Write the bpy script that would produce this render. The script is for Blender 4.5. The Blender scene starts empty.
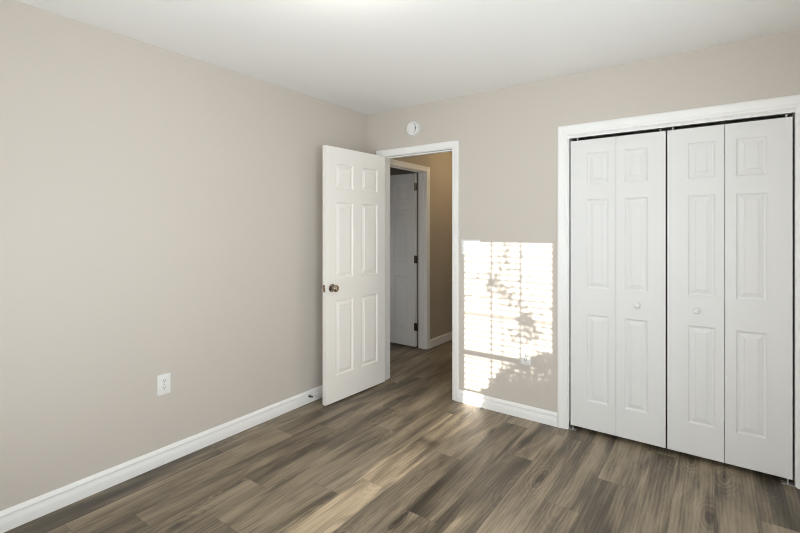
import bpy, bmesh, math, random
from mathutils import Vector, Matrix
random.seed(7)
PI = math.pi
S = bpy.context.scene
COL = S.collection

# ------------------------------------------------------------------ camera
cd = bpy.data.cameras.new('camera'); cam = bpy.data.objects.new('camera', cd); COL.objects.link(cam)
cam.location = (2.647, -3.145, 1.376)
cam.rotation_euler = (PI/2, 0, math.radians(35.8))
cd.sensor_width = 36; cd.lens = 441/800*36; cd.shift_y = -37/800
cd.clip_start = 0.05; cd.clip_end = 200
S.camera = cam

# ------------------------------------------------------------------ light and exposure
S.view_settings.view_transform = 'Standard'
try: S.view_settings.look = 'None'
except Exception: pass
S.view_settings.gamma = 1.0; S.view_settings.exposure = 0.0
S.view_settings.use_curve_mapping = False
S.cycles.use_denoising = True; S.cycles.denoising_prefilter = 'ACCURATE'
S.cycles.pixel_filter_type = 'BLACKMAN_HARRIS'; S.cycles.filter_width = 1.0
S.cycles.max_bounces = 10; S.cycles.diffuse_bounces = 7
S.cycles.sample_clamp_indirect = 6.0
W = bpy.data.worlds.new('world'); S.world = W; W.use_nodes = True
bg = W.node_tree.nodes['Background']; bg.inputs[0].default_value = (0.80, 0.90, 1.0, 1); bg.inputs[1].default_value = 0.6

def light(name, kind, loc, energy, color=(1, 1, 1), size=None, size_y=None, rot=(0, 0, 0), shape=None):
    l = bpy.data.lights.new(name, kind); o = bpy.data.objects.new(name, l); COL.objects.link(o)
    o.location = loc; o.rotation_euler = rot; l.energy = energy; l.color = color
    if kind == 'AREA':
        l.shape = shape or 'RECTANGLE'; l.size = size
        if size_y: l.size_y = size_y
    elif kind == 'POINT': l.shadow_soft_size = size or 0.1
    return o
SUN_TAN = 0.235
sun = light('sun', 'SUN', (1.35, -8, 4), 13.0, (1.0, 0.93, 0.82))
sun.data.angle = math.radians(0.32)
sun.rotation_euler = Vector((0.0, 1.0, -SUN_TAN)).to_track_quat('-Z', 'Y').to_euler()
# area lights at the windows, two of them tilted upward to brighten the ceiling
def aimed(name, loc, d, energy, color, sx, sy):
    o = light(name, 'AREA', loc, energy, color, sx, sy); o.rotation_euler = Vector(d).to_track_quat('-Z', 'Z').to_euler(); return o
aimed('window_daylight', (1.355, -3.72, 1.15), (0, 1, 0.80), 41, (0.84, 0.93, 1.0), 0.9, 1.7)
aimed('added_side_fill', (3.36, -2.2, 1.30), (-1, 0.45, 0.42), 40, (0.86, 0.93, 1.0), 1.7, 1.2)  # fill light for the room, set outside an added side window
aimed('added_rear_fill', (2.50, -3.44, 1.30), (0, 1, 0.0), 14, (0.98, 0.98, 0.97), 0.70, 1.6)  # added fill inside the closed blind, brightening the closet doors
LAMP = (1.43, -1.86)
light('ceiling_lamp_light', 'POINT', (LAMP[0], LAMP[1], 2.24), 3.6, (1.0, 0.93, 0.84), 0.09)
light('hall_lamp_light', 'POINT', (0.62, 1.55, 2.22), 6.5, (1.0, 0.75, 0.42), 0.07)
aimed('added_next_room_fill', (-1.40, 0.55, 0.9), (0.8, 0.6, 0.0), 2.6, (0.95, 0.97, 1.0), 0.7, 1.0)  # added area light to brighten the open hall door; no window is built here

# ------------------------------------------------------------------ materials
def mat(name, color, rough=0.5, metal=0.0, spec=0.5):
    m = bpy.data.materials.new(name); m.use_nodes = True
    b = m.node_tree.nodes['Principled BSDF']
    b.inputs['Base Color'].default_value = (*color, 1); b.inputs['Roughness'].default_value = rough
    b.inputs['Metallic'].default_value = metal; b.inputs['Specular IOR Level'].default_value = spec
    return m
def add_noise(m, scale, bump=0.1, dist=0.002, col=0.0, stretch=(1, 1, 1), detail=3):
    nt = m.node_tree; N = nt.nodes; L = nt.links; b = N['Principled BSDF']
    tc = N.new('ShaderNodeTexCoord'); mp = N.new('ShaderNodeMapping'); mp.inputs['Scale'].default_value = stretch
    nz = N.new('ShaderNodeTexNoise'); nz.inputs['Scale'].default_value = scale; nz.inputs['Detail'].default_value = detail
    L.new(tc.outputs['Object'], mp.inputs[0]); L.new(mp.outputs[0], nz.inputs['Vector'])
    bp = N.new('ShaderNodeBump'); bp.inputs['Strength'].default_value = bump; bp.inputs['Distance'].default_value = dist
    L.new(nz.outputs['Fac'], bp.inputs['Height']); L.new(bp.outputs[0], b.inputs['Normal'])
    if col:
        c = b.inputs['Base Color'].default_value[:]
        mx = N.new('ShaderNodeMix'); mx.data_type = 'RGBA'
        n2 = N.new('ShaderNodeTexNoise'); n2.inputs['Scale'].default_value = 1.3
        L.new(tc.outputs['Object'], n2.inputs['Vector']); L.new(n2.outputs['Fac'], mx.inputs[0])
        mx.inputs[6].default_value = (c[0]*(1-col), c[1]*(1-col), c[2]*(1-col), 1)
        mx.inputs[7].default_value = (min(1, c[0]*(1+col)), min(1, c[1]*(1+col)), min(1, c[2]*(1+col)), 1)
        L.new(mx.outputs[2], b.inputs['Base Color'])
    return m
M = {}
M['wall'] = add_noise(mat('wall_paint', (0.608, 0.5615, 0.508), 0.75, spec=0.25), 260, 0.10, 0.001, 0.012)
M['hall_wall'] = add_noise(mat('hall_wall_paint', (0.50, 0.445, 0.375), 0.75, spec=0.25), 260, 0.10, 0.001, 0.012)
M['ceiling'] = add_noise(mat('ceiling_paint', (0.90, 0.90, 0.885), 0.85, spec=0.2), 180, 0.15, 0.001)
M['trim'] = add_noise(mat('trim_paint', (0.88, 0.88, 0.865), 0.38), 60, 0.05, 0.001)
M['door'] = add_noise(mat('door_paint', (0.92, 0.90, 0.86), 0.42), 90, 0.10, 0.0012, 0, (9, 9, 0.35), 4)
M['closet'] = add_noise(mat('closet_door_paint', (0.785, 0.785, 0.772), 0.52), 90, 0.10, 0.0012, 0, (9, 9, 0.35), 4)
M['plastic'] = mat('white_plastic', (0.84, 0.84, 0.82), 0.32)
M['plastic_grey'] = mat('grey_plastic', (0.30, 0.30, 0.30), 0.4)
M['dark'] = mat('dark_slot', (0.03, 0.03, 0.03), 0.6)
M['nickel'] = mat('brushed_nickel', (0.38, 0.325, 0.26), 0.20, 1.0)
M['bronze'] = mat('dark_bronze', (0.10, 0.080, 0.062), 0.4, 0.85)
M['old_hinge'] = mat('dull_nickel_hinge', (0.36, 0.33, 0.29), 0.45, 0.9)
M['zinc'] = mat('zinc_bracket', (0.62, 0.62, 0.60), 0.35, 0.8)
M['blind'] = mat('blind_vinyl', (0.85, 0.84, 0.80), 0.5)
M['leaf'] = add_noise(mat('leaf_green', (0.06, 0.13, 0.035), 0.5), 8, 0.1, 0.002, 0.3)
M['bark'] = add_noise(mat('bark', (0.12, 0.085, 0.06), 0.9), 20, 0.5, 0.01, 0.3, (1, 1, 0.3))
M['soil'] = add_noise(mat('lawn', (0.09, 0.12, 0.05), 0.95), 12, 0.6, 0.02, 0.3)
def lamp_glass():
    m = bpy.data.materials.new('lit_frosted_glass'); m.use_nodes = True
    b = m.node_tree.nodes['Principled BSDF']; b.inputs['Base Color'].default_value = (0.9, 0.88, 0.84, 1)
    b.inputs['Emission Color'].default_value = (1.0, 0.88, 0.72, 1); b.inputs['Emission Strength'].default_value = 1.5
    return m
M['lamp'] = lamp_glass()
def pane_glass():
    m = bpy.data.materials.new('window_glass'); m.use_nodes = True; nt = m.node_tree; nt.nodes.clear()
    o = nt.nodes.new('ShaderNodeOutputMaterial'); mx = nt.nodes.new('ShaderNodeMixShader')
    t = nt.nodes.new('ShaderNodeBsdfTransparent'); g = nt.nodes.new('ShaderNodeBsdfGlossy'); g.inputs['Roughness'].default_value = 0.02
    mx.inputs[0].default_value = 0.07
    nt.links.new(t.outputs[0], mx.inputs[1]); nt.links.new(g.outputs[0], mx.inputs[2]); nt.links.new(mx.outputs[0], o.inputs[0])
    return m
M['glass'] = pane_glass()

def floor_material():
    """weathered oak vinyl planks; UV = metres along / across each plank, 'plank' = per-plank random colour"""
    m = mat('oak_plank_floor', (0.16, 0.13, 0.09), 0.42, spec=0.45); nt = m.node_tree; N = nt.nodes; L = nt.links; b = N['Principled BSDF']
    def n(t, **k):
        x = N.new(t)
        for a, v in k.items(): setattr(x, a, v)
        return x
    def math_(op, a, c=None, clamp=False):
        x = n('ShaderNodeMath', operation=op, use_clamp=clamp)
        for i, v in enumerate((a, c)):
            if v is None: continue
            if isinstance(v, (int, float)): x.inputs[i].default_value = v
            else: L.new(v, x.inputs[i])
        return x.outputs[0]
    uv = n('ShaderNodeUVMap', uv_map='plank_uv'); at = n('ShaderNodeAttribute', attribute_name='plank')
    sx = n('ShaderNodeSeparateXYZ'); L.new(uv.outputs[0], sx.inputs[0])
    sc = n('ShaderNodeSeparateColor'); L.new(at.outputs['Color'], sc.inputs[0])
    cb = n('ShaderNodeCombineXYZ')
    L.new(math_('ADD', sx.outputs[0], math_('MULTIPLY', sc.outputs[0], 37.0)), cb.inputs[0])
    L.new(math_('ADD', sx.outputs[1], math_('MULTIPLY', sc.outputs[1], 23.0)), cb.inputs[1])
    L.new(math_('MULTIPLY', sc.outputs[2], 11.0), cb.inputs[2])
    P = cb.outputs[0]
    def scaled(v, s):
        mp = n('ShaderNodeMapping'); mp.inputs['Scale'].default_value = s; L.new(v, mp.inputs[0]); return mp.outputs[0]
    def noise(v, s, scale=1.0, det=4, rough=0.55, dist=0.0):
        x = n('ShaderNodeTexNoise'); x.inputs['Scale'].default_value = scale; x.inputs['Detail'].default_value = det
        x.inputs['Roughness'].default_value = rough; x.inputs['Distortion'].default_value = dist
        L.new(scaled(v, s), x.inputs['Vector']); return x.outputs['Fac']
    broad = noise(P, (1.25, 8.0, 1), 1.0, 5, 0.60, 0.6)        # long dark and pale figure
    streak = noise(P, (1.7, 24, 1), 1.0, 5, 0.60, 0.35)
    fine = noise(P, (6, 150, 1), 1.0, 3, 0.7, 0.3)
    # cathedral grain lines
    wv = n('ShaderNodeTexWave', wave_type='BANDS', bands_direction='Y'); wv.inputs['Scale'].default_value = 1.0
    wv.inputs['Distortion'].default_value = 9.0; wv.inputs['Detail'].default_value = 2.0; wv.inputs['Detail Scale'].default_value = 0.8
    L.new(scaled(P, (2.2, 17, 1)), wv.inputs['Vector'])
    # knots
    vo = n('ShaderNodeTexVoronoi', feature='F1'); vo.inputs['Scale'].default_value = 1.0; vo.inputs['Randomness'].default_value = 1.0
    L.new(scaled(P, (1.5, 4.3, 1)), vo.inputs['Vector'])
    kd = vo.outputs['Distance']
    knot = n('ShaderNodeMapRange'); knot.inputs[1].default_value = 0.0; knot.inputs[2].default_value = 0.20; knot.inputs[3].default_value = 1.0; knot.inputs[4].default_value = 0.0
    L.new(math_('ADD', kd, math_('MULTIPLY', math_('SUBTRACT', streak, 0.5), 0.30)), knot.inputs[0])
    knotp = math_('POWER', knot.outputs[0], 1.6)
    near = n('ShaderNodeMapRange'); near.inputs[1].default_value = 0.08; near.inputs[2].default_value = 0.42; near.inputs[3].default_value = 1.0; near.inputs[4].default_value = 0.0
    L.new(kd, near.inputs[0])
    rings = math_('MULTIPLY', math_('SINE', math_('ADD', math_('MULTIPLY', kd, 95.0), math_('MULTIPLY', streak, 16.0))), near.outputs[0])
    v = math_('MULTIPLY', broad, 1.02)
    v = math_('ADD', v, math_('MULTIPLY', streak, 0.52))
    v = math_('ADD', v, math_('MULTIPLY', fine, 0.16))
    v = math_('ADD', v, math_('MULTIPLY', wv.outputs['Fac'], 0.07))
    v = math_('ADD', v, math_('MULTIPLY', rings, 0.060))
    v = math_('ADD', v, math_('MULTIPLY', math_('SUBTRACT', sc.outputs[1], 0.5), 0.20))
    v = math_('SUBTRACT', v, math_('MULTIPLY', knotp, 0.40))
    v = math_('SUBTRACT', v, 0.390)
    cr = n('ShaderNodeValToRGB'); L.new(v, cr.inputs[0]); e = cr.color_ramp.elements
    e[0].position = 0.20; e[0].color = (0.052, 0.040, 0.027, 1)
    e[1].position = 0.80; e[1].color = (0.400, 0.322, 0.232, 1)
    for p, c in ((0.36, (0.102, 0.081, 0.056, 1)), (0.48, (0.182, 0.146, 0.101, 1)), (0.60, (0.275, 0.223, 0.154, 1))):
        x = cr.color_ramp.elements.new(p); x.color = c
    # bevelled seams, from the plank's own width/length stored in the second UV map
    uv2 = n('ShaderNodeUVMap', uv_map='edge_uv'); s2 = n('ShaderNodeSeparateXYZ'); L.new(uv2.outputs[0], s2.inputs[0])
    def edge(o, w):
        lo = math_('MINIMUM', o, math_('SUBTRACT', 1.0, o)); x = n('ShaderNodeMapRange'); x.inputs[1].default_value = 0; x.inputs[2].default_value = w
        x.inputs[3].default_value = 1.0; x.inputs[4].default_value = 0.0; L.new(lo, x.inputs[0]); return x.outputs[0]
    sm = math_('MAXIMUM', edge(s2.outputs[0], 0.0016), edge(s2.outputs[1], 0.012))
    mx = n('ShaderNodeMix', data_type='RGBA'); L.new(math_('MULTIPLY', sm, 0.7), mx.inputs[0]); L.new(cr.outputs[0], mx.inputs[6]); mx.inputs[7].default_value = (0.05, 0.042, 0.032, 1)
    L.new(mx.outputs[2], b.inputs['Base Color'])
    rg = n('ShaderNodeMapRange'); rg.inputs[3].default_value = 0.34; rg.inputs[4].default_value = 0.50; L.new(streak, rg.inputs[0]); L.new(rg.outputs[0], b.inputs['Roughness'])
    bp = n('ShaderNodeBump'); bp.inputs['Strength'].default_value = 0.25; bp.inputs['Distance'].default_value = 0.001
    L.new(math_('SUBTRACT', math_('MULTIPLY', fine, 0.6), sm), bp.inputs['Height']); L.new(bp.outputs[0], b.inputs['Normal'])
    return m
M['floor'] = floor_material()

# ------------------------------------------------------------------ helpers
def tag(o, label=None, cat=None, group=None, kind=None):
    if label: o['label'] = label
    if cat: o['category'] = cat
    if group: o['group'] = group
    if kind: o['kind'] = kind
    return o
def build(name, bm, m, parent=None, smooth=False, mats=None):
    bmesh.ops.recalc_face_normals(bm, faces=bm.faces)
    me = bpy.data.meshes.new(name); bm.to_mesh(me); bm.free()
    for x in (mats or [m]): me.materials.append(x)
    if smooth:
        for p in me.polygons: p.use_smooth = True
        try: me.set_sharp_from_angle(angle=math.radians(38))
        except Exception: pass
    o = bpy.data.objects.new(name, me); COL.objects.link(o)
    if parent: o.parent = parent
    return o
def empty(name, loc, rz=0):
    o = bpy.data.objects.new(name, None); COL.objects.link(o); o.location = loc; o.rotation_euler = (0, 0, rz); o.empty_display_size = 0.1
    return o
def box(bm, lo, hi, bev=0.0):
    lo = Vector(lo); hi = Vector(hi)
    r = bmesh.ops.create_cube(bm, size=1.0); vs = r['verts']
    c = (lo+hi)/2; d = hi-lo
    for v in vs: v.co = Vector((v.co.x*d.x, v.co.y*d.y, v.co.z*d.z)) + c
    if bev:
        es = list({e for v in vs for e in v.link_edges})
        bmesh.ops.bevel(bm, geom=es, offset=bev, segments=2, affect='EDGES', profile=0.6)
    return bm
def lathe(bm, prof, org, axis='z', seg=32):
    """prof: (radius, height) pairs along axis"""
    org = Vector(org)
    def P(r, h, a):
        c, s = r*math.cos(a), r*math.sin(a)
        return org + {'z': Vector((c, s, h)), 'y': Vector((c, h, s)), 'x': Vector((h, c, s))}[axis]
    rings = []
    for r, h in prof:
        if r < 1e-6: rings.append([bm.verts.new(P(0, h, 0))])
        else: rings.append([bm.verts.new(P(r, h, 2*PI*k/seg)) for k in range(seg)])
    for A, B in zip(rings, rings[1:]):
        for k in range(seg):
            a, a2 = A[k % len(A)], A[(k+1) % len(A)]; b_, b2 = B[k % len(B)], B[(k+1) % len(B)]
            f = []
            for v in (a, a2, b2, b_):
                if v not in f: f.append(v)
            if len(f) > 2: bm.faces.new(f)
    for R in (rings[0], rings[-1]):
        if len(R) > 2: bm.faces.new(R)
    return bm
def extrude_profile(bm, prof, f0, f1):
    """closed profile swept between two placement functions"""
    A = [bm.verts.new(f0(*p)) for p in prof]; B = [bm.verts.new(f1(*p)) for p in prof]
    n = len(prof)
    for i in range(n): bm.faces.new((A[i], A[(i+1) % n], B[(i+1) % n], B[i]))
    bm.faces.new(A); bm.faces.new(B[::-1])
    return bm
def tube(bm, pts, r, seg=8):
    rings = []
    for i, p in enumerate(pts):
        p = Vector(p); t = (Vector(pts[min(i+1, len(pts)-1)]) - Vector(pts[max(i-1, 0)])).normalized()
        u = t.cross(Vector((0.3, 0.2, 1))).normalized(); w = t.cross(u)
        rr = r[i] if isinstance(r, (list, tuple)) else r
        rings.append([bm.verts.new(p + u*rr*math.cos(2*PI*k/seg) + w*rr*math.sin(2*PI*k/seg)) for k in range(seg)])
    for A, B in zip(rings, rings[1:]):
        for k in range(seg): bm.faces.new((A[k], A[(k+1) % seg], B[(k+1) % seg], B[k]))
    bm.faces.new(rings[0][::-1]); bm.faces.new(rings[-1])
    return bm

# ------------------------------------------------------------------ structure
H = 2.44; RX = 3.12; RY = -3.45; WT = 0.12        # room: x 0..RX, y RY..0
HX0 = -0.07; HX1 = 1.02; HY1 = 3.2                 # hall beyond the back wall
def structure(name, bm, m, label, cat, **k):
    return tag(build(name, bm, m, **k), label, cat, kind='structure')

# floor: planks 0.1757 m wide, 1.22 m long, running into the picture; seams where the photo shows them
PW = 0.1757; PL = 1.22; X0 = 0.524
JOINT = {0: -1.66, 1: -1.953, 2: -1.472, 3: -1.29, 6: -0.557, 8: -0.90, 9: -0.525, 13: -0.457, -1: -2.167, -2: -2.392, 7: -1.35, 5: -0.15, 4: -0.80, 10: -0.02, 11: -1.05, 12: -0.75}
bm = bmesh.new(); uvl = bm.loops.layers.uv.new('plank_uv'); uve = bm.loops.layers.uv.new('edge_uv'); cl = bm.loops.layers.float_color.new('plank')
rnd = random.Random(11)
for i in range(-12, 16):
    x0 = X0 + i*PW; x1 = x0 + PW
    j = JOINT.get(i, rnd.uniform(-2.2, -0.6)); y = j - 3*PL
    while y < 3.3:
        a, b_ = max(y, -3.6), min(y+PL, 3.3)
        if b_ > a:
            c = (rnd.random(), rnd.random(), rnd.random(), 1)
            if i == 3: c = (c[0], 0.92, c[2], 1)      # run of pale planks, toned lighter so the sun streak on it reads brighter
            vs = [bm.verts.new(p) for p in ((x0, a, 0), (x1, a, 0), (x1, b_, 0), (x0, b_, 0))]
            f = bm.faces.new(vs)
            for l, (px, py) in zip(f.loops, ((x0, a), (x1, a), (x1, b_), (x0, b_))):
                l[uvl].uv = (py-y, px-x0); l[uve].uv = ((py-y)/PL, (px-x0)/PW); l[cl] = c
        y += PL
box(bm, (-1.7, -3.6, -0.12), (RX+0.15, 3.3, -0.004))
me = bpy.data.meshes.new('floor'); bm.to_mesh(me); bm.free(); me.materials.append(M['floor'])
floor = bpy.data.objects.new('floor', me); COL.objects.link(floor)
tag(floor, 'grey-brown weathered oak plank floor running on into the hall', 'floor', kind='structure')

bm = bmesh.new(); box(bm, (-1.7, RY-0.15, H), (RX+0.15, 3.35, H+0.1))
structure('ceiling', bm, M['ceiling'], 'flat off-white painted ceiling', 'ceiling')

# left wall
bm = bmesh.new(); box(bm, (-WT, RY-0.15, 0), (0, 0.0, H))
structure('wall_left', bm, M['wall'], 'long plain greige wall left of the open white door', 'wall')
# back wall with door and closet openings
DX0, DX1, DZ = 0.160, 0.920, 2.058      # rough door opening
CX0, CX1, CZ = 1.793, 3.001, 2.040      # rough closet opening
def wall_holes(u0, u1, holes, place, z1=H):
    bm = bmesh.new(); u = u0
    for a, b_, zb, zt in holes:
        if a > u: place(bm, u, a, 0, z1)
        place(bm, a, b_, zt, z1)
        if zb > 0: place(bm, a, b_, 0, zb)
        u = b_
    if u1 > u: place(bm, u, u1, 0, z1)
    return bm
bm = wall_holes(-WT, RX+0.12, [(DX0, DX1, 0, DZ), (CX0, CX1, 0, CZ)], lambda b, a, c, z0, z1: box(b, (a, 0, z0), (c, WT, z1)))
structure('wall_back', bm, M['wall'], 'greige wall holding the doorway and the closet opening', 'wall')
# rear wall with window, plus a hole for the added second one
WX0, WX1, WZ0, WZ1 = 0.955, 1.755, 0.315, 2.165
bm = wall_holes(-WT, RX+0.15, [(WX0, WX1, WZ0, WZ1), (2.10, 2.90, WZ0, WZ1)], lambda b, a, c, z0, z1: box(b, (a, RY-0.15, z0), (c, RY, z1)))
structure('wall_rear', bm, M['wall'], 'greige wall behind the viewpoint with the sunlit window', 'wall')
# right wall with the added side window
SY0, SY1, SZ0, SZ1 = -3.10, -1.30, 0.70, 2.10
bm = wall_holes(RY, WT, [(SY0, SY1, SZ0, SZ1)], lambda b, a, c, z0, z1: box(b, (RX, a, z0), (RX+0.15, c, z1)))
structure('wall_right', bm, M['wall'], 'greige wall at the right end of the closet', 'wall')
# closet interior
bm = bmesh.new()
box(bm, (1.60, WT, 0), (1.70, 0.78, H)); box(bm, (1.60, 0.78, 0), (RX+0.12, 0.88, H)); box(bm, (RX, WT, 0), (RX+0.12, 0.78, H))
structure('wall_closet', bm, M['wall'], 'inside walls of the closet behind the folding doors', 'wall')
# hall left wall with a doorway to the next room
HD0, HD1 = 0.395, 1.150
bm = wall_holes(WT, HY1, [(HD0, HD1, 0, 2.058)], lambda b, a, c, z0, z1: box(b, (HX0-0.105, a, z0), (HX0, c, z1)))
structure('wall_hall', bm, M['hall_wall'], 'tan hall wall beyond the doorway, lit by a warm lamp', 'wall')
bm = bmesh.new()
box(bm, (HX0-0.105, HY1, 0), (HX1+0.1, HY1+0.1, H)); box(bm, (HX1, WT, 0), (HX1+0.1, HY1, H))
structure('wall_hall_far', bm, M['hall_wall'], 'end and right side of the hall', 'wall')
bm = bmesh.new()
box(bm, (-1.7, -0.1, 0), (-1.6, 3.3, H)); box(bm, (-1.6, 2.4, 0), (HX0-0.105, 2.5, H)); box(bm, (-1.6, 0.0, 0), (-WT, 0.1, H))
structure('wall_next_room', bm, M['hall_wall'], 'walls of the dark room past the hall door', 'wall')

# ------------------------------------------------------------------ casings, jambs, baseboards
CAS = [(0.0, 0.0), (0.0, 0.007), (0.004, 0.010), (0.012, 0.0115), (0.018, 0.010), (0.026, 0.0125), (0.040, 0.0165), (0.048, 0.0175), (0.052, 0.0165), (0.055, 0.012), (0.055, 0.0)]
def casing(name, label, a0, a1, zt, place, width=0.055, jamb=None, jt=0.018, stop=None, reveal=0.005):
    """side and head casings mitred round an opening, plus jamb boards; place(a, t, z) -> world, t out of the wall"""
    k = width/0.055; prof = [(d*k, t) for d, t in CAS]
    root = empty(name, place((a0+a1)/2, 0, 0)); inv = Matrix.Translation(-root.location)
    def done(n, bm, smooth=True):
        bm.transform(inv); return build(n, bm, M['trim'], root, smooth=smooth)
    A0, A1, Z = a0-reveal, a1+reveal, zt+reveal
    bm = bmesh.new(); extrude_profile(bm, prof, lambda d, t: place(A0-d, t, 0), lambda d, t: place(A0-d, t, Z+d)); done('side_casing', bm)
    bm = bmesh.new(); extrude_profile(bm, prof, lambda d, t: place(A1+d, t, 0), lambda d, t: place(A1+d, t, Z+d)); done('side_casing', bm)
    bm = bmesh.new(); extrude_profile(bm, prof, lambda d, t: place(A0-d, t, Z+d), lambda d, t: place(A1+d, t, Z+d)); done('head_casing', bm)
    if jamb:
        def pbox(bm, a, b_, t0, t1, z0, z1):
            p, q = place(a, t0, z0), place(b_, t1, z1)
            box(bm, [min(x, y) for x, y in zip(p, q)], [max(x, y) for x, y in zip(p, q)], 0.001)
        for (a, b_) in ((a0-jt, a0), (a1, a1+jt)):
            bm = bmesh.new(); pbox(bm, a, b_, 0, -jamb, 0, zt); done('side_jamb', bm, False)
        bm = bmesh.new(); pbox(bm, a0-jt, a1+jt, 0, -jamb, zt, zt+jt); done('head_jamb', bm, False)
        if stop:
            s0, s1 = stop
            bm = bmesh.new(); pbox(bm, a0, a0+0.010, -s0, -s1, 0, zt-0.01); pbox(bm, a1-0.010, a1, -s0, -s1, 0, zt-0.01); pbox(bm, a0, a1, -s0, -s1, zt-0.010, zt)
            done('door_stop_strip', bm, False)
    return tag(root, label, 'door frame', kind='structure')
back = lambda a, t, z: Vector((a, -t, z))
casing('trim_1', 'white moulded frame around the bedroom doorway', 0.180, 0.900, 2.032, back, 0.055, WT, stop=(0.040, 0.075))
casing('trim_2', 'wide white moulded frame around the closet', 1.812, 2.982, 2.020, back, 0.068, WT, jt=0.018)
hallp = lambda a, t, z: Vector((HX0+t, a, z))
casing('trim_3', 'white moulded frame of the door down the hall', HD0+0.018, HD1-0.018, 2.036, hallp, 0.055, 0.105, stop=(0.03, 0.062))

BB = [(0, 0), (0.016, 0), (0.016, 0.034), (0.0150, 0.044), (0.0125, 0.054), (0.0100, 0.062), (0.0095, 0.070), (0.0125, 0.0705), (0.0135, 0.074), (0.0125, 0.079), (0.0090, 0.084), (0.0080, 0.091), (0.004, 0.095), (0, 0.095)]
def baseboard(name, label, runs, m='trim'):
    bm = bmesh.new()
    for place, a, b_ in runs:
        extrude_profile(bm, BB, lambda t, z: place(a, t, z), lambda t, z: place(b_, t, z))
    return structure(name, bm, M[m], label, 'baseboard', smooth=True)
leftp = lambda a, t, z: Vector((t, a, z))
baseboard('baseboard_left', 'white baseboard along the long left wall', [(leftp, RY, -0.001)])
baseboard('baseboard_back', 'white baseboard between the doorway and the closet', [(back, 0.961, 1.738), (back, 0.015, 0.119)])
baseboard('baseboard_right', 'white baseboard under the right wall', [(lambda a, t, z: Vector((RX-t, a, z)), RY+0.016, -0.002)])
baseboard('baseboard_rear', 'white baseboard under the window', [(lambda a, t, z: Vector((a, RY+t, z)), 0.016, RX-0.016)])
baseboard('baseboard_hall', 'pale baseboard at the foot of the hall wall', [(hallp, HD1+0.045, HY1), (hallp, WT+0.001, HD0-0.045)])

# ------------------------------------------------------------------ panelled doors
def panel_slab(w, h, th, cols, rows, both=True, insets=None):
    """a moulded door slab: x 0..w, y 0..th (front at y=0 facing -y), z 0..h, with raised panels pressed into the faces"""
    insets = insets or [(0.0, 0.0), (0.003, 0.0040), (0.009, 0.0080), (0.014, 0.0088), (0.017, 0.0076), (0.036, 0.0028), (0.038, 0.0008)]
    bm = bmesh.new()
    def ring(x0, x1, z0, z1, y): return [bm.verts.new(p) for p in ((x0, y, z0), (x1, y, z0), (x1, y, z1), (x0, y, z1))]
    def face(side):
        xs = sorted({0.0, w, *[v for c in cols for v in c]}); zs = sorted({0.0, h, *[v for r in rows for v in r]})
        Y = (lambda d: d) if side == 0 else (lambda d: th-d)
        grid = {(i, j): bm.verts.new((x, Y(0), z)) for i, x in enumerate(xs) for j, z in enumerate(zs)}
        for i in range(len(xs)-1):
            for j in range(len(zs)-1):
                q = [grid[i, j], grid[i+1, j], grid[i+1, j+1], grid[i, j+1]]
                if (xs[i], xs[i+1]) in cols and (zs[j], zs[j+1]) in rows:
                    prev = q
                    for ins, dep in insets[1:]:
                        cur = ring(xs[i]+ins, xs[i+1]-ins, zs[j]+ins, zs[j+1]-ins, Y(dep))
                        for k in range(4): bm.faces.new((prev[k], prev[(k+1) % 4], cur[(k+1) % 4], cur[k]))
                        prev = cur
                    bm.faces.new(prev)
                else: bm.faces.new(q)
        n, m_ = len(xs)-1, len(zs)-1
        return [grid[i, 0] for i in range(n+1)] + [grid[n, j] for j in range(1, m_+1)] + [grid[i, m_] for i in range(n-1, -1, -1)] + [grid[0, j] for j in range(m_-1, 0, -1)]
    F = face(0)
    if both: B = face(1)
    else:
        B = [bm.verts.new((v.co.x, th, v.co.z)) for v in F]; bm.faces.new(B)
    n = len(F)
    for k in range(n): bm.faces.new((F[k], F[(k+1) % n], B[(k+1) % n], B[k]))
    return bm
ROWS6 = [(0.205, 0.800), (0.978, 1.580), (1.690, 1.888)]

def knob_mesh(y0, sgn, x, z):
    bm = bmesh.new()
    pr = [(0.031, 0), (0.033, 0.003), (0.031, 0.007), (0.022, 0.010), (0.013, 0.013), (0.011, 0.020), (0.012, 0.026), (0.019, 0.031),
          (0.0265, 0.038), (0.0285, 0.046), (0.0265, 0.054), (0.019, 0.060), (0.010, 0.0625), (0, 0.063)]
    lathe(bm, [(r, sgn*t) for r, t in pr], (x, y0, z), 'y', 28)
    return bm
def hinge_mesh(x, y, z, hgt=0.089, r=0.0065, leaf=0.0):
    bm = bmesh.new()
    lathe(bm, [(0, -hgt/2-0.004), (r*0.7, -hgt/2-0.003), (r, -hgt/2), (r, hgt/2), (r*0.7, hgt/2+0.003), (0, hgt/2+0.004)], (x, y, z), 'z', 14)
    for k in (-0.3, -0.1, 0.1, 0.3): lathe(bm, [(r*1.05, k*hgt-0.0006), (r*1.05, k*hgt+0.0006)], (x, y, z), 'z', 14)
    return bm

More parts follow.
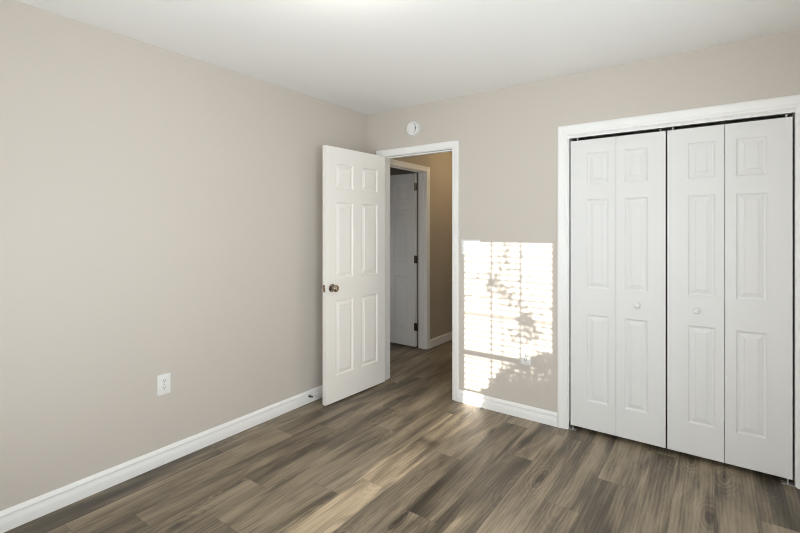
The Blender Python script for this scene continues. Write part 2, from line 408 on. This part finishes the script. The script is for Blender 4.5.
# the open bedroom door: local frame = closed position, pin at origin, swung into the room
door = empty('door_1', (0.1815, -0.006, 0.0), math.radians(-93.0))
tag(door, 'white six-panel bedroom door standing open against the left wall', 'door', kind='structure')
DW = 0.706
bm = panel_slab(DW, 2.018, 0.035, [(0.105, 0.305), (0.405, 0.600)], [(a, b_) for a, b_ in ROWS6])
bm.transform(Matrix.Translation((0.002, 0.006, 0.012)))
build('door_leaf', bm, M['door'], door)
KX, KZ = 0.645, 0.917
o = build('door_knob', knob_mesh(0.041, 1, KX, KZ), M['nickel'], door, True); o['label'] = 'nickel knob on the visible face'
o = build('door_knob', knob_mesh(0.006, -1, KX, KZ), M['nickel'], door, True); o['label'] = 'nickel knob on the wall side'
bm = bmesh.new(); box(bm, (DW+0.0018, 0.011, KZ-0.028), (DW+0.0030, 0.036, KZ+0.028), 0.0005); box(bm, (DW+0.002, 0.017, KZ-0.008), (DW+0.011, 0.030, KZ+0.008), 0.003)
o = build('latch', bm, M['nickel'], door, True)
for z in (0.20, 1.02, 1.84):
    bm = hinge_mesh(0, 0, z); box(bm, (0.0004, 0.004, z-0.044), (0.0019, 0.036, z+0.044)); build('hinge', bm, M['old_hinge'], door, True)
# strike plate on the latch side jamb
bm = bmesh.new(); box(bm, (0.8985, 0.008, KZ-0.03), (0.8998, 0.034, KZ+0.03), 0.0004)
tag(build('strike_plate', bm, M['nickel']), 'small nickel strike plate on the latch side of the doorway', 'strike plate')

# hall door, open into the dark room
hd = empty('door_2', (HX0-0.112, 1.128, 0.0), math.radians(180))
tag(hd, 'grey-lit white panelled door open past the hall', 'door', kind='structure')
bm = panel_slab(0.70, 2.006, 0.035, [(0.105, 0.305), (0.405, 0.600)], ROWS6)
bm.transform(Matrix.Translation((0.008, 0.0, 0.020)))
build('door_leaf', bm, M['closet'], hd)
for z, mm in ((0.25, 'bronze'), (1.03, 'bronze'), (1.87, 'old_hinge')):
    bm = bmesh.new(); lathe(bm, [(0.0055, -0.045), (0.0055, 0.045)], (0.001, 0.040, z), 'z', 14)
    box(bm, (0.0012, 0.0352, z-0.044), (0.026, 0.0372, z+0.044)); box(bm, (-0.0200, 0.0352, z-0.044), (0.0008, 0.0372, z+0.044))
    o = build('hinge', bm, M[mm], hd, True)
    o['label'] = 'dull nickel hinge' if mm == 'old_hinge' else 'dark bronze hinge'

# bifold closet doors
BY = 0.012; BZ = 0.030; BH = 1.953; BT = 0.030
BROWS = [(0.188, 0.772), (0.951, 1.550), (1.650, 1.862)]
BIN = [(0.0, 0.0), (0.003, 0.0040), (0.009, 0.0070), (0.015, 0.0078), (0.018, 0.0066), (0.020, 0.0060), (0.036, 0.0026), (0.038, 0.0006)]
def bifold(name, label, x0, xm, x1, lc, rc, knob_on, knobx):
    root = empty(name, ((x0+x1)/2, BY, 0)); tag(root, label, 'closet door', 'folding closet doors', kind='structure'); ox = (x0+x1)/2
    for a, b_, c in ((x0, xm, lc), (xm, x1, rc)):
        w = b_-a-0.0025
        bm = panel_slab(w, BH, BT, [(c[0]-a, c[1]-a)], BROWS, True, BIN); bm.transform(Matrix.Translation((a-ox+0.00125, 0, BZ)))
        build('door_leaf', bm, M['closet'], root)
    bm = bmesh.new(); pr = [(0.0085, 0), (0.0085, -0.006), (0.010, -0.012), (0.0165, -0.018), (0.0180, -0.024), (0.0165, -0.030), (0.011, -0.034), (0, -0.035)]
    lathe(bm, pr, (knobx-ox, 0, 0.896), 'y', 24); o = build('knob', bm, M['closet'], root, True)
    for z in (0.32, 1.0, 1.70):
        bm = bmesh.new(); box(bm, (xm-ox-0.022, BT, z-0.035), (xm-ox+0.022, BT+0.002, z+0.035)); lathe(bm, [(0.003, -0.035), (0.003, 0.035)], (xm-ox, BT+0.003, z), 'z', 10)
        build('hinge', bm, M['zinc'], root)
    for px in ((x0+0.045, x1-0.030) if knob_on == 'r' else (x0+0.030, x1-0.025)):
        bm = bmesh.new(); lathe(bm, [(0.0028, 0), (0.0028, 0.010), (0.0045, 0.011), (0.0045, 0.018)], (px-ox, BT*0.45, BZ+BH-0.001), 'z', 12); build('pivot_pin', bm, M['plastic'], root)
    return root
bifold('door_3', 'left pair of white folding closet doors, beside the sunlit wall', 1.8205, 2.1065, 2.3860, (1.929, 2.060), (2.158, 2.287), 'r', 2.232)
bifold('door_4', 'right pair of white folding closet doors, at the picture edge', 2.3930, 2.6775, 2.9730, (2.499, 2.631), (2.730, 2.864), 'l', 2.544)

# closet head track
bm = bmesh.new()
extrude_profile(bm, [(0.004, 2.0195), (0.034, 2.0195), (0.034, 2.012), (0.031, 2.012), (0.031, 2.016), (0.007, 2.016), (0.007, 2.003), (0.004, 2.003)],
                lambda y, z: Vector((1.8125, y, z)), lambda y, z: Vector((2.9815, y, z)))
tag(build('door_track', bm, M['trim']), 'white metal track under the head of the closet opening', 'door track')
for x0, x1, lab in ((1.8125, 1.856, 'small metal floor bracket at the left foot of the closet doors'), (2.927, 2.9815, 'small metal floor bracket at the right foot of the closet doors')):
    root = empty('floor_bracket', ((x0+x1)/2, 0.020, 0)); tag(root, lab, 'bracket', 'closet floor brackets'); ox = (x0+x1)/2
    bm = bmesh.new(); box(bm, (x0-ox, -0.018, 0), (x1-ox, 0.022, 0.0025), 0.0006)
    sx = x0-ox if x0 < 2 else x1-ox-0.002
    box(bm, (sx, -0.018, 0), (sx+0.002, 0.022, 0.050), 0.0006); build('plate', bm, M['zinc'], root)
    bm = bmesh.new(); lathe(bm, [(0.004, 0.002), (0.004, 0.029)], (0, 0.004, 0), 'z', 12); build('pivot_pin', bm, M['zinc'], root)

# ------------------------------------------------------------------ outlets, switch, smoke detector, door stop
def rot_to(where, at):
    """plates are built facing -y; 'left' plates face +x"""
    return at, (0 if where == 'back' else PI/2)
def outlet(where, at, label):
    loc, rz = rot_to(where, at); root = empty('wall_outlet', loc, rz); tag(root, label, 'outlet', 'wall outlets')
    bm = bmesh.new(); box(bm, (-0.038, -0.006, -0.060), (0.038, 0.0, 0.060), 0.0028); build('cover_plate', bm, M['plastic'], root, True)
    for s in (-1, 1):
        z = s*0.0205
        bm = bmesh.new(); lathe(bm, [(0.0168, -0.0055), (0.0168, -0.0078), (0.0158, -0.0085), (0, -0.0085)], (0, 0, z), 'y', 24)
        for v in bm.verts: v.co.z = max(min(v.co.z, z+0.0142), z-0.0142)
        rc = build('receptacle', bm, M['plastic'], root)
        bm = bmesh.new(); box(bm, (-0.0080, -0.0090, z+0.000), (-0.0052, -0.0084, z+0.0085)); box(bm, (0.0052, -0.0090, z+0.001), (0.0078, -0.0084, z+0.0078))
        lathe(bm, [(0.0030, -0.0084), (0.0030, -0.0090)], (0, 0, z-0.0065), 'y', 12); build('socket_slots', bm, M['dark'], rc)
    bm = bmesh.new(); lathe(bm, [(0.003, -0.0055), (0.003, -0.0070), (0, -0.0074)], (0, 0, 0), 'y', 12); build('screw', bm, M['plastic_grey'], root, True)
outlet('left', (0, -1.853, 0.466), 'white duplex outlet low on the long left wall')
outlet('back', (1.511, 0, 0.450), 'white duplex outlet under the sun patch, between doorway and closet')

sw = empty('light_switch', (1.068, 0, 1.239)); tag(sw, 'white three-gang switch plate in the top left corner of the sun patch', 'light switch')
bm = bmesh.new(); box(bm, (-0.082, -0.006, -0.058), (0.082, 0, 0.058), 0.0028); build('cover_plate', bm, M['plastic'], sw, True)
for k in (-1, 0, 1):
    bm = bmesh.new(); x = k*0.046
    A = [(x-0.005, -0.0055, -0.012), (x+0.005, -0.0055, -0.012), (x+0.005, -0.0055, 0.012), (x-0.005, -0.0055, 0.012)]
    B = [(x-0.004, -0.013, 0.001), (x+0.004, -0.013, 0.001), (x+0.004, -0.017, 0.012), (x-0.004, -0.017, 0.012)]
    va = [bm.verts.new(p) for p in A]; vb = [bm.verts.new(p) for p in B]
    for i in range(4): bm.faces.new((va[i], va[(i+1) % 4], vb[(i+1) % 4], vb[i]))
    bm.faces.new(va); bm.faces.new(vb); build('toggle', bm, M['plastic'], sw)
    for z in (-0.030, 0.030):
        bm = bmesh.new(); lathe(bm, [(0.003, -0.0055), (0.003, -0.0068), (0, -0.0072)], (x, 0, z), 'y', 12); build('screw', bm, M['plastic'], sw, True)

sd = empty('smoke_detector', (0.524, 0, 2.241)); tag(sd, 'round white smoke detector high on the wall above the doorway', 'smoke detector')
bm = bmesh.new(); lathe(bm, [(0.065, 0), (0.066, -0.004), (0.065, -0.010), (0.059, -0.012)], (0, 0, 0), 'y', 48); build('mounting_base', bm, M['plastic'], sd, True)
bm = bmesh.new(); lathe(bm, [(0.059, -0.010), (0.061, -0.020), (0.058, -0.027), (0.050, -0.033), (0.047, -0.0335), (0.045, -0.0315), (0.042, -0.0335), (0.030, -0.036), (0, -0.037)], (0, 0, 0), 'y', 48)
build('cover', bm, M['plastic'], sd, True)
bm = bmesh.new()
for k in range(28):
    a = 2*PI*k/28; c, s = math.cos(a), math.sin(a)
    b2 = bmesh.new(); box(b2, (0.0600, -0.019, -0.0042), (0.0618, -0.0145, 0.0042)); b2.transform(Matrix.Rotation(a, 4, 'Y')); t_ = bpy.data.meshes.new('t'); b2.to_mesh(t_); b2.free(); bm.from_mesh(t_); bpy.data.meshes.remove(t_)
build('vent_slots', bm, M['plastic_grey'], sd)
bm = bmesh.new(); tube(bm, [(0.040*math.cos(a)+0.002, -0.0345, 0.046*math.sin(a)) for a in [(-75+10*k)*PI/180 for k in range(16)]], [0.0008+0.0022*math.sin(PI*k/15) for k in range(16)], 8)
build('cover_shading', bm, M['plastic_grey'], sd, True)  # grey ridge coloured to stand for the shading crescent on the cover
bm = bmesh.new(); lathe(bm, [(0.0075, -0.033), (0.0075, -0.0365), (0.006, -0.0375), (0, -0.0375)], (0.040, 0, -0.002), 'y', 20); build('test_button', bm, M['plastic_grey'], sd, True)

ds = empty('door_stop', (0.014, -0.727, 0.055)); tag(ds, 'small dark spring door stop screwed to the left baseboard', 'door stop')
bm = bmesh.new(); lathe(bm, [(0.011, 0), (0.011, 0.003), (0.007, 0.007), (0.004, 0.008)], (0, 0, 0), 'x', 20); build('base', bm, M['nickel'], ds, True)
bm = bmesh.new(); pts = []
for k in range(14*12+1):
    a = 2*PI*k/12; pts.append((0.007+0.040*k/168, 0.0052*math.cos(a), 0.0052*math.sin(a)))
tube(bm, pts, 0.0011, 5); build('spring', bm, M['bronze'], ds, True)
bm = bmesh.new(); lathe(bm, [(0.0055, 0.046), (0.0075, 0.048), (0.0075, 0.058), (0.006, 0.061), (0, 0.062)], (0, 0, 0), 'x', 18); o = build('rubber_tip', bm, M['plastic'], ds, True); o['label'] = 'white rubber tip'

# ------------------------------------------------------------------ rear window (nine panes over nine) and its blind
def window(name, label, x0, x1, z0, z1, cols, rows, place, depth):
    """place(a, t, z): t = metres outward from the inner wall face"""
    root = empty(name, place((x0+x1)/2, 0, z0)); tag(root, label, 'window', kind='structure'); inv = Matrix.Translation(-root.location)
    def pb(bm, a, b_, t0, t1, c, d, bev=0.001):
        p, q = place(a, t0, c), place(b_, t1, d)
        box(bm, [min(x, y) for x, y in zip(p, q)], [max(x, y) for x, y in zip(p, q)], bev)
    def done(n, bm, m='trim', par=root):
        bm.transform(inv); return build(n, bm, M[m], par)
    F = 0.030
    bm = bmesh.new()
    pb(bm, x0, x0+F, 0.0, depth, z0, z1); pb(bm, x1-F, x1, 0.0, depth, z0, z1); pb(bm, x0+F, x1-F, 0.0, depth, z1-F, z1); pb(bm, x0+F, x1-F, 0.0, depth, z0, z0+F)
    done('window_frame', bm)
    bm = bmesh.new(); pb(bm, x0-0.05, x1+0.05, -0.045, 0.03, z0-0.022, z0-0.001, 0.004); done('window_sill', bm)
    zm = (z0+z1)/2
    for k, (za, zb, t) in enumerate(((zm-0.018, z1-F, 0.105), (z0+F, zm+0.018, 0.078))):
        bm = bmesh.new(); s = 0.028
        a, b_ = x0+F, x1-F
        pb(bm, a, a+s, t, t+0.025, za, zb); pb(bm, b_-s, b_, t, t+0.025, za, zb); pb(bm, a+s, b_-s, t, t+0.025, za, za+0.036); pb(bm, a+s, b_-s, t, t+0.025, zb-(0.036 if k else 0.02), zb)
        ga, gb, gc, gd = a+s, b_-s, za+0.036, zb-(0.036 if k else 0.02)
        for i in range(1, cols): x = ga+(gb-ga)*i/cols; pb(bm, x-0.0075, x+0.0075, t+0.004, t+0.021, gc, gd)
        for j in range(1, rows): z = gc+(gd-gc)*j/rows; pb(bm, ga, gb, t+0.004, t+0.021, z-0.005, z+0.005)
        sash = done('sash', bm)
        bm = bmesh.new(); pb(bm, ga, gb, t+0.012, t+0.0125, gc, gd, 0); g = done('pane', bm, 'glass', sash)
    return root
rearp = lambda a, t, z: Vector((a, RY-t, z))
window('window_1', 'nine-over-nine sash window in the rear wall, letting the sun in', WX0, WX1, WZ0, WZ1, 3, 3, rearp, 0.15)
sidep = lambda a, t, z: Vector((RX+t, a, z))
window('added_window_2', 'side window added in the right wall for more light', SY0, SY1, SZ0, SZ1, 4, 2, sidep, 0.15)  # unseen window, added to bring more light into the room
def blind(name, label, x0, x1, z0, z1, place, closed=False):
    root = empty(name, place((x0+x1)/2, 0.03, z1)); tag(root, label, 'blind'); inv = Matrix.Translation(-root.location)
    def done(n, bm): bm.transform(inv); return build(n, bm, M['blind'], root)
    def pb(bm, a, b_, t0, t1, c, d, bev=0.0):
        p, q = place(a, t0, c), place(b_, t1, d)
        box(bm, [min(x, y) for x, y in zip(p, q)], [max(x, y) for x, y in zip(p, q)], bev)
    bm = bmesh.new(); pb(bm, x0, x1, 0.012, 0.062, z1-0.030, z1, 0.002); done('headrail', bm)
    bm = bmesh.new(); z = z1-0.055
    while z > z0+0.04:
        vs = []
        for t, dz in (((0.031, -0.025), (0.035, -0.012), (0.037, 0.0), (0.038, 0.012), (0.040, 0.025)) if closed else
                      ((0.014, -0.0010), (0.025, 0.0010), (0.037, 0.0018), (0.049, 0.0012), (0.060, -0.0006))): vs.append((t, z+dz))
        prof = vs + [((t+0.0022, zz) if closed else (t, zz-0.0020)) for t, zz in reversed(vs)]
        extrude_profile(bm, prof, lambda t, zz: place(x0, t, zz), lambda t, zz: place(x1, t, zz)); z -= 0.0445
    done('slats', bm)
    bm = bmesh.new(); pb(bm, x0, x1, 0.014, 0.060, z0+0.004, z0+0.018, 0.002); done('bottom_rail', bm)
    for k in (0.12, 0.88):
        x = x0+(x1-x0)*k
        for t in (0.013, 0.061):
            bm = bmesh.new(); tube(bm, [place(x, t, z0+0.01), place(x, t, z1-0.03)], 0.0009, 5); done('ladder_cord', bm)
    return root
blind('window_blind', 'white slatted blind hanging open in the rear window, drawn two thirds down', WX0+0.034, WX1-0.034, 0.915, WZ1-0.032, rearp)

window('added_window_3', 'second rear window added to go with a fill light, its blind closed', 2.10, 2.90, WZ0, WZ1, 3, 3, rearp, 0.15)  # unseen window, made up to carry the fill for the closet doors
blind('window_blind', 'white slatted blind hanging closed in the added second rear window', 2.134, 2.866, WZ0+0.032, WZ1-0.032, rearp, True)  # blind of the made-up window, backing its fill light
# ceiling lamps
def ceiling_lamp(loc, label, R=0.15):
    root = empty('ceiling_lamp', loc); tag(root, label, 'ceiling lamp', 'ceiling lamps')
    bm = bmesh.new(); lathe(bm, [(R, 0), (R+0.004, -0.006), (R+0.004, -0.022), (R-0.006, -0.026)], (0, 0, 0), 'z', 40); build('lamp_base', bm, M['nickel'], root, True)
    bm = bmesh.new(); lathe(bm, [(R-0.008, -0.026), (R-0.012, -0.045), (R*0.8, -0.066), (R*0.55, -0.082), (R*0.25, -0.091), (0, -0.093)], (0, 0, 0), 'z', 40); build('glass_bowl', bm, M['lamp'], root, True)
ceiling_lamp((LAMP[0], LAMP[1], H), 'round frosted ceiling lamp in the middle of the bedroom ceiling')
ceiling_lamp((0.62, 1.55, H), 'round frosted ceiling lamp in the hall', 0.11)

# ------------------------------------------------------------------ outside the rear window: shrub and ground
bm = bmesh.new(); box(bm, (-8, -16, -0.45), (10, RY-0.16, -0.35)); structure('ground', bm, M['soil'], 'lawn outside the rear window', 'lawn')
def edge_x(w):
    pts = [(-1.0, 1.180), (-0.50, 1.178), (-0.30, 1.172), (-0.20, 1.170), (-0.12, 1.165), (-0.04, 1.17), (0.02, 1.115), (0.10, 1.125), (0.16, 1.17), (0.22, 1.20), (0.28, 1.25), (0.33, 1.29), (0.38, 1.35), (0.43, 1.43), (0.475, 1.50), (0.50, 1.62), (0.53, 1.75), (0.60, 2.0)]
    for (a, x), (b_, y) in zip(pts, pts[1:]):
        if a <= w <= b_: return x+(y-x)*(w-a)/(b_-a)
    return 9
def leaf(bm, p, L, rng):
    q = Matrix.Rotation(rng.uniform(0, 2*PI), 4, 'Z') @ Matrix.Rotation(rng.uniform(-1.2, 1.2), 4, 'X') @ Matrix.Rotation(rng.uniform(0, 2*PI), 4, 'Y')
    w = L*0.30
    pts = [(0, 0, 0), (w, L*.3, .003), (w*.8, L*.65, .004), (0, L, 0), (-w*.8, L*.65, .004), (-w, L*.3, .003)]
    bm.faces.new([bm.verts.new(Vector(p) + q @ Vector(t)) for t in pts])
def shrub(name, label, spots, stems, kindlab):
    root = empty(name, (stems[0][0][0], stems[0][0][1], -0.35)); tag(root, label, kindlab)
    inv = Matrix.Translation(-root.location); rng = random.Random(5)
    bm = bmesh.new()
    for p, L in spots: leaf(bm, p, L, rng)
    bm.transform(inv); me = bpy.data.meshes.new('foliage'); bm.to_mesh(me); bm.free(); me.materials.append(M['leaf'])
    o = bpy.data.objects.new('foliage', me); COL.objects.link(o); o.parent = root
    for s in stems:
        bm = bmesh.new(); n = len(s); tube(bm, s, [0.018*(1-0.8*i/(n-1)) for i in range(n)], 7); bm.transform(inv); build('stem', bm, M['bark'], root, True)
rg = random.Random(3); spots = []
while len(spots) < 13000:
    y = rg.uniform(-4.75, -4.05); w = rg.uniform(-0.75, 0.60) if rg.random() < 0.7 else rg.uniform(-0.2, 0.25); x = rg.uniform(1.15, 1.95)
    if x < edge_x(w) + 0.038 + rg.random()**2*0.05 + 0.018*math.sin(w*43+y*3): continue
    z = w + SUN_TAN*(-y)
    if z < -0.3: continue
    spots.append(((x, y, z), rg.uniform(0.032, 0.048)))
# light twigs reaching up across the window
for cx, cw, n, sx, sw_ in ((1.365, 1.19, 60, 0.020, 0.06), (1.33, 1.10, 30, 0.04, 0.05), (1.235, 0.94, 70, 0.020, 0.06), (1.31, 0.95, 50, 0.05, 0.03), (1.385, 0.89, 80, 0.035, 0.05), (1.45, 1.06, 16, 0.05, 0.04), (1.62, 0.80, 26, 0.07, 0.04), (1.50, 0.73, 130, 0.030, 0.07), (1.56, 0.64, 90, 0.07, 0.04), (1.42, 0.60, 40, 0.05, 0.05), (1.10, 0.86, 12, 0.05, 0.015), (1.13, 1.00, 8, 0.04, 0.02), (1.60, 0.98, 10, 0.06, 0.03)):
    for _ in range(int(n*0.9)):
        y = rg.uniform(-5.3, -4.7); w = rg.gauss(cw, sw_); spots.append(((rg.gauss(cx, sx), y, w-SUN_TAN*y), rg.uniform(0.025, 0.045)))
shrub('shrub', 'tall leafy shrub outside the rear window', spots,
      [[(1.75, -4.4, -0.35), (1.72, -4.45, 0.4), (1.66, -4.5, 1.0), (1.62, -4.7, 1.45), (1.55, -5.0, 1.95)],
       [(1.78, -4.4, -0.35), (1.9, -4.4, 0.5), (1.95, -4.5, 1.2), (1.9, -4.6, 1.5)],
       [(1.72, -4.4, -0.35), (1.45, -4.45, 0.3), (1.32, -4.5, 0.8), (1.33, -4.6, 1.2), (1.33, -4.8, 1.7), (1.30, -5.0, 2.4)]], 'shrub')
sp2 = []
while len(sp2) < 3000:
    y = rg.uniform(-4.6, -4.05); w = rg.uniform(-0.75, -0.06); x = rg.uniform(0.8, 1.10)
    if x > 1.032 - rg.random()**2*0.03 + 0.012*math.sin(w*31): continue
    z = w - SUN_TAN*y
    if z < -0.3: continue
    sp2.append(((x, y, z), rg.uniform(0.030, 0.044)))
shrub('shrub', 'low leafy shrub outside the left side of the rear window', sp2, [[(0.85, -4.3, -0.35), (0.83, -4.3, 0.2), (0.86, -4.35, 0.8)], [(0.9, -4.3, -0.35), (1.0, -4.3, 0.3), (0.98, -4.3, 0.75)]], 'shrub')
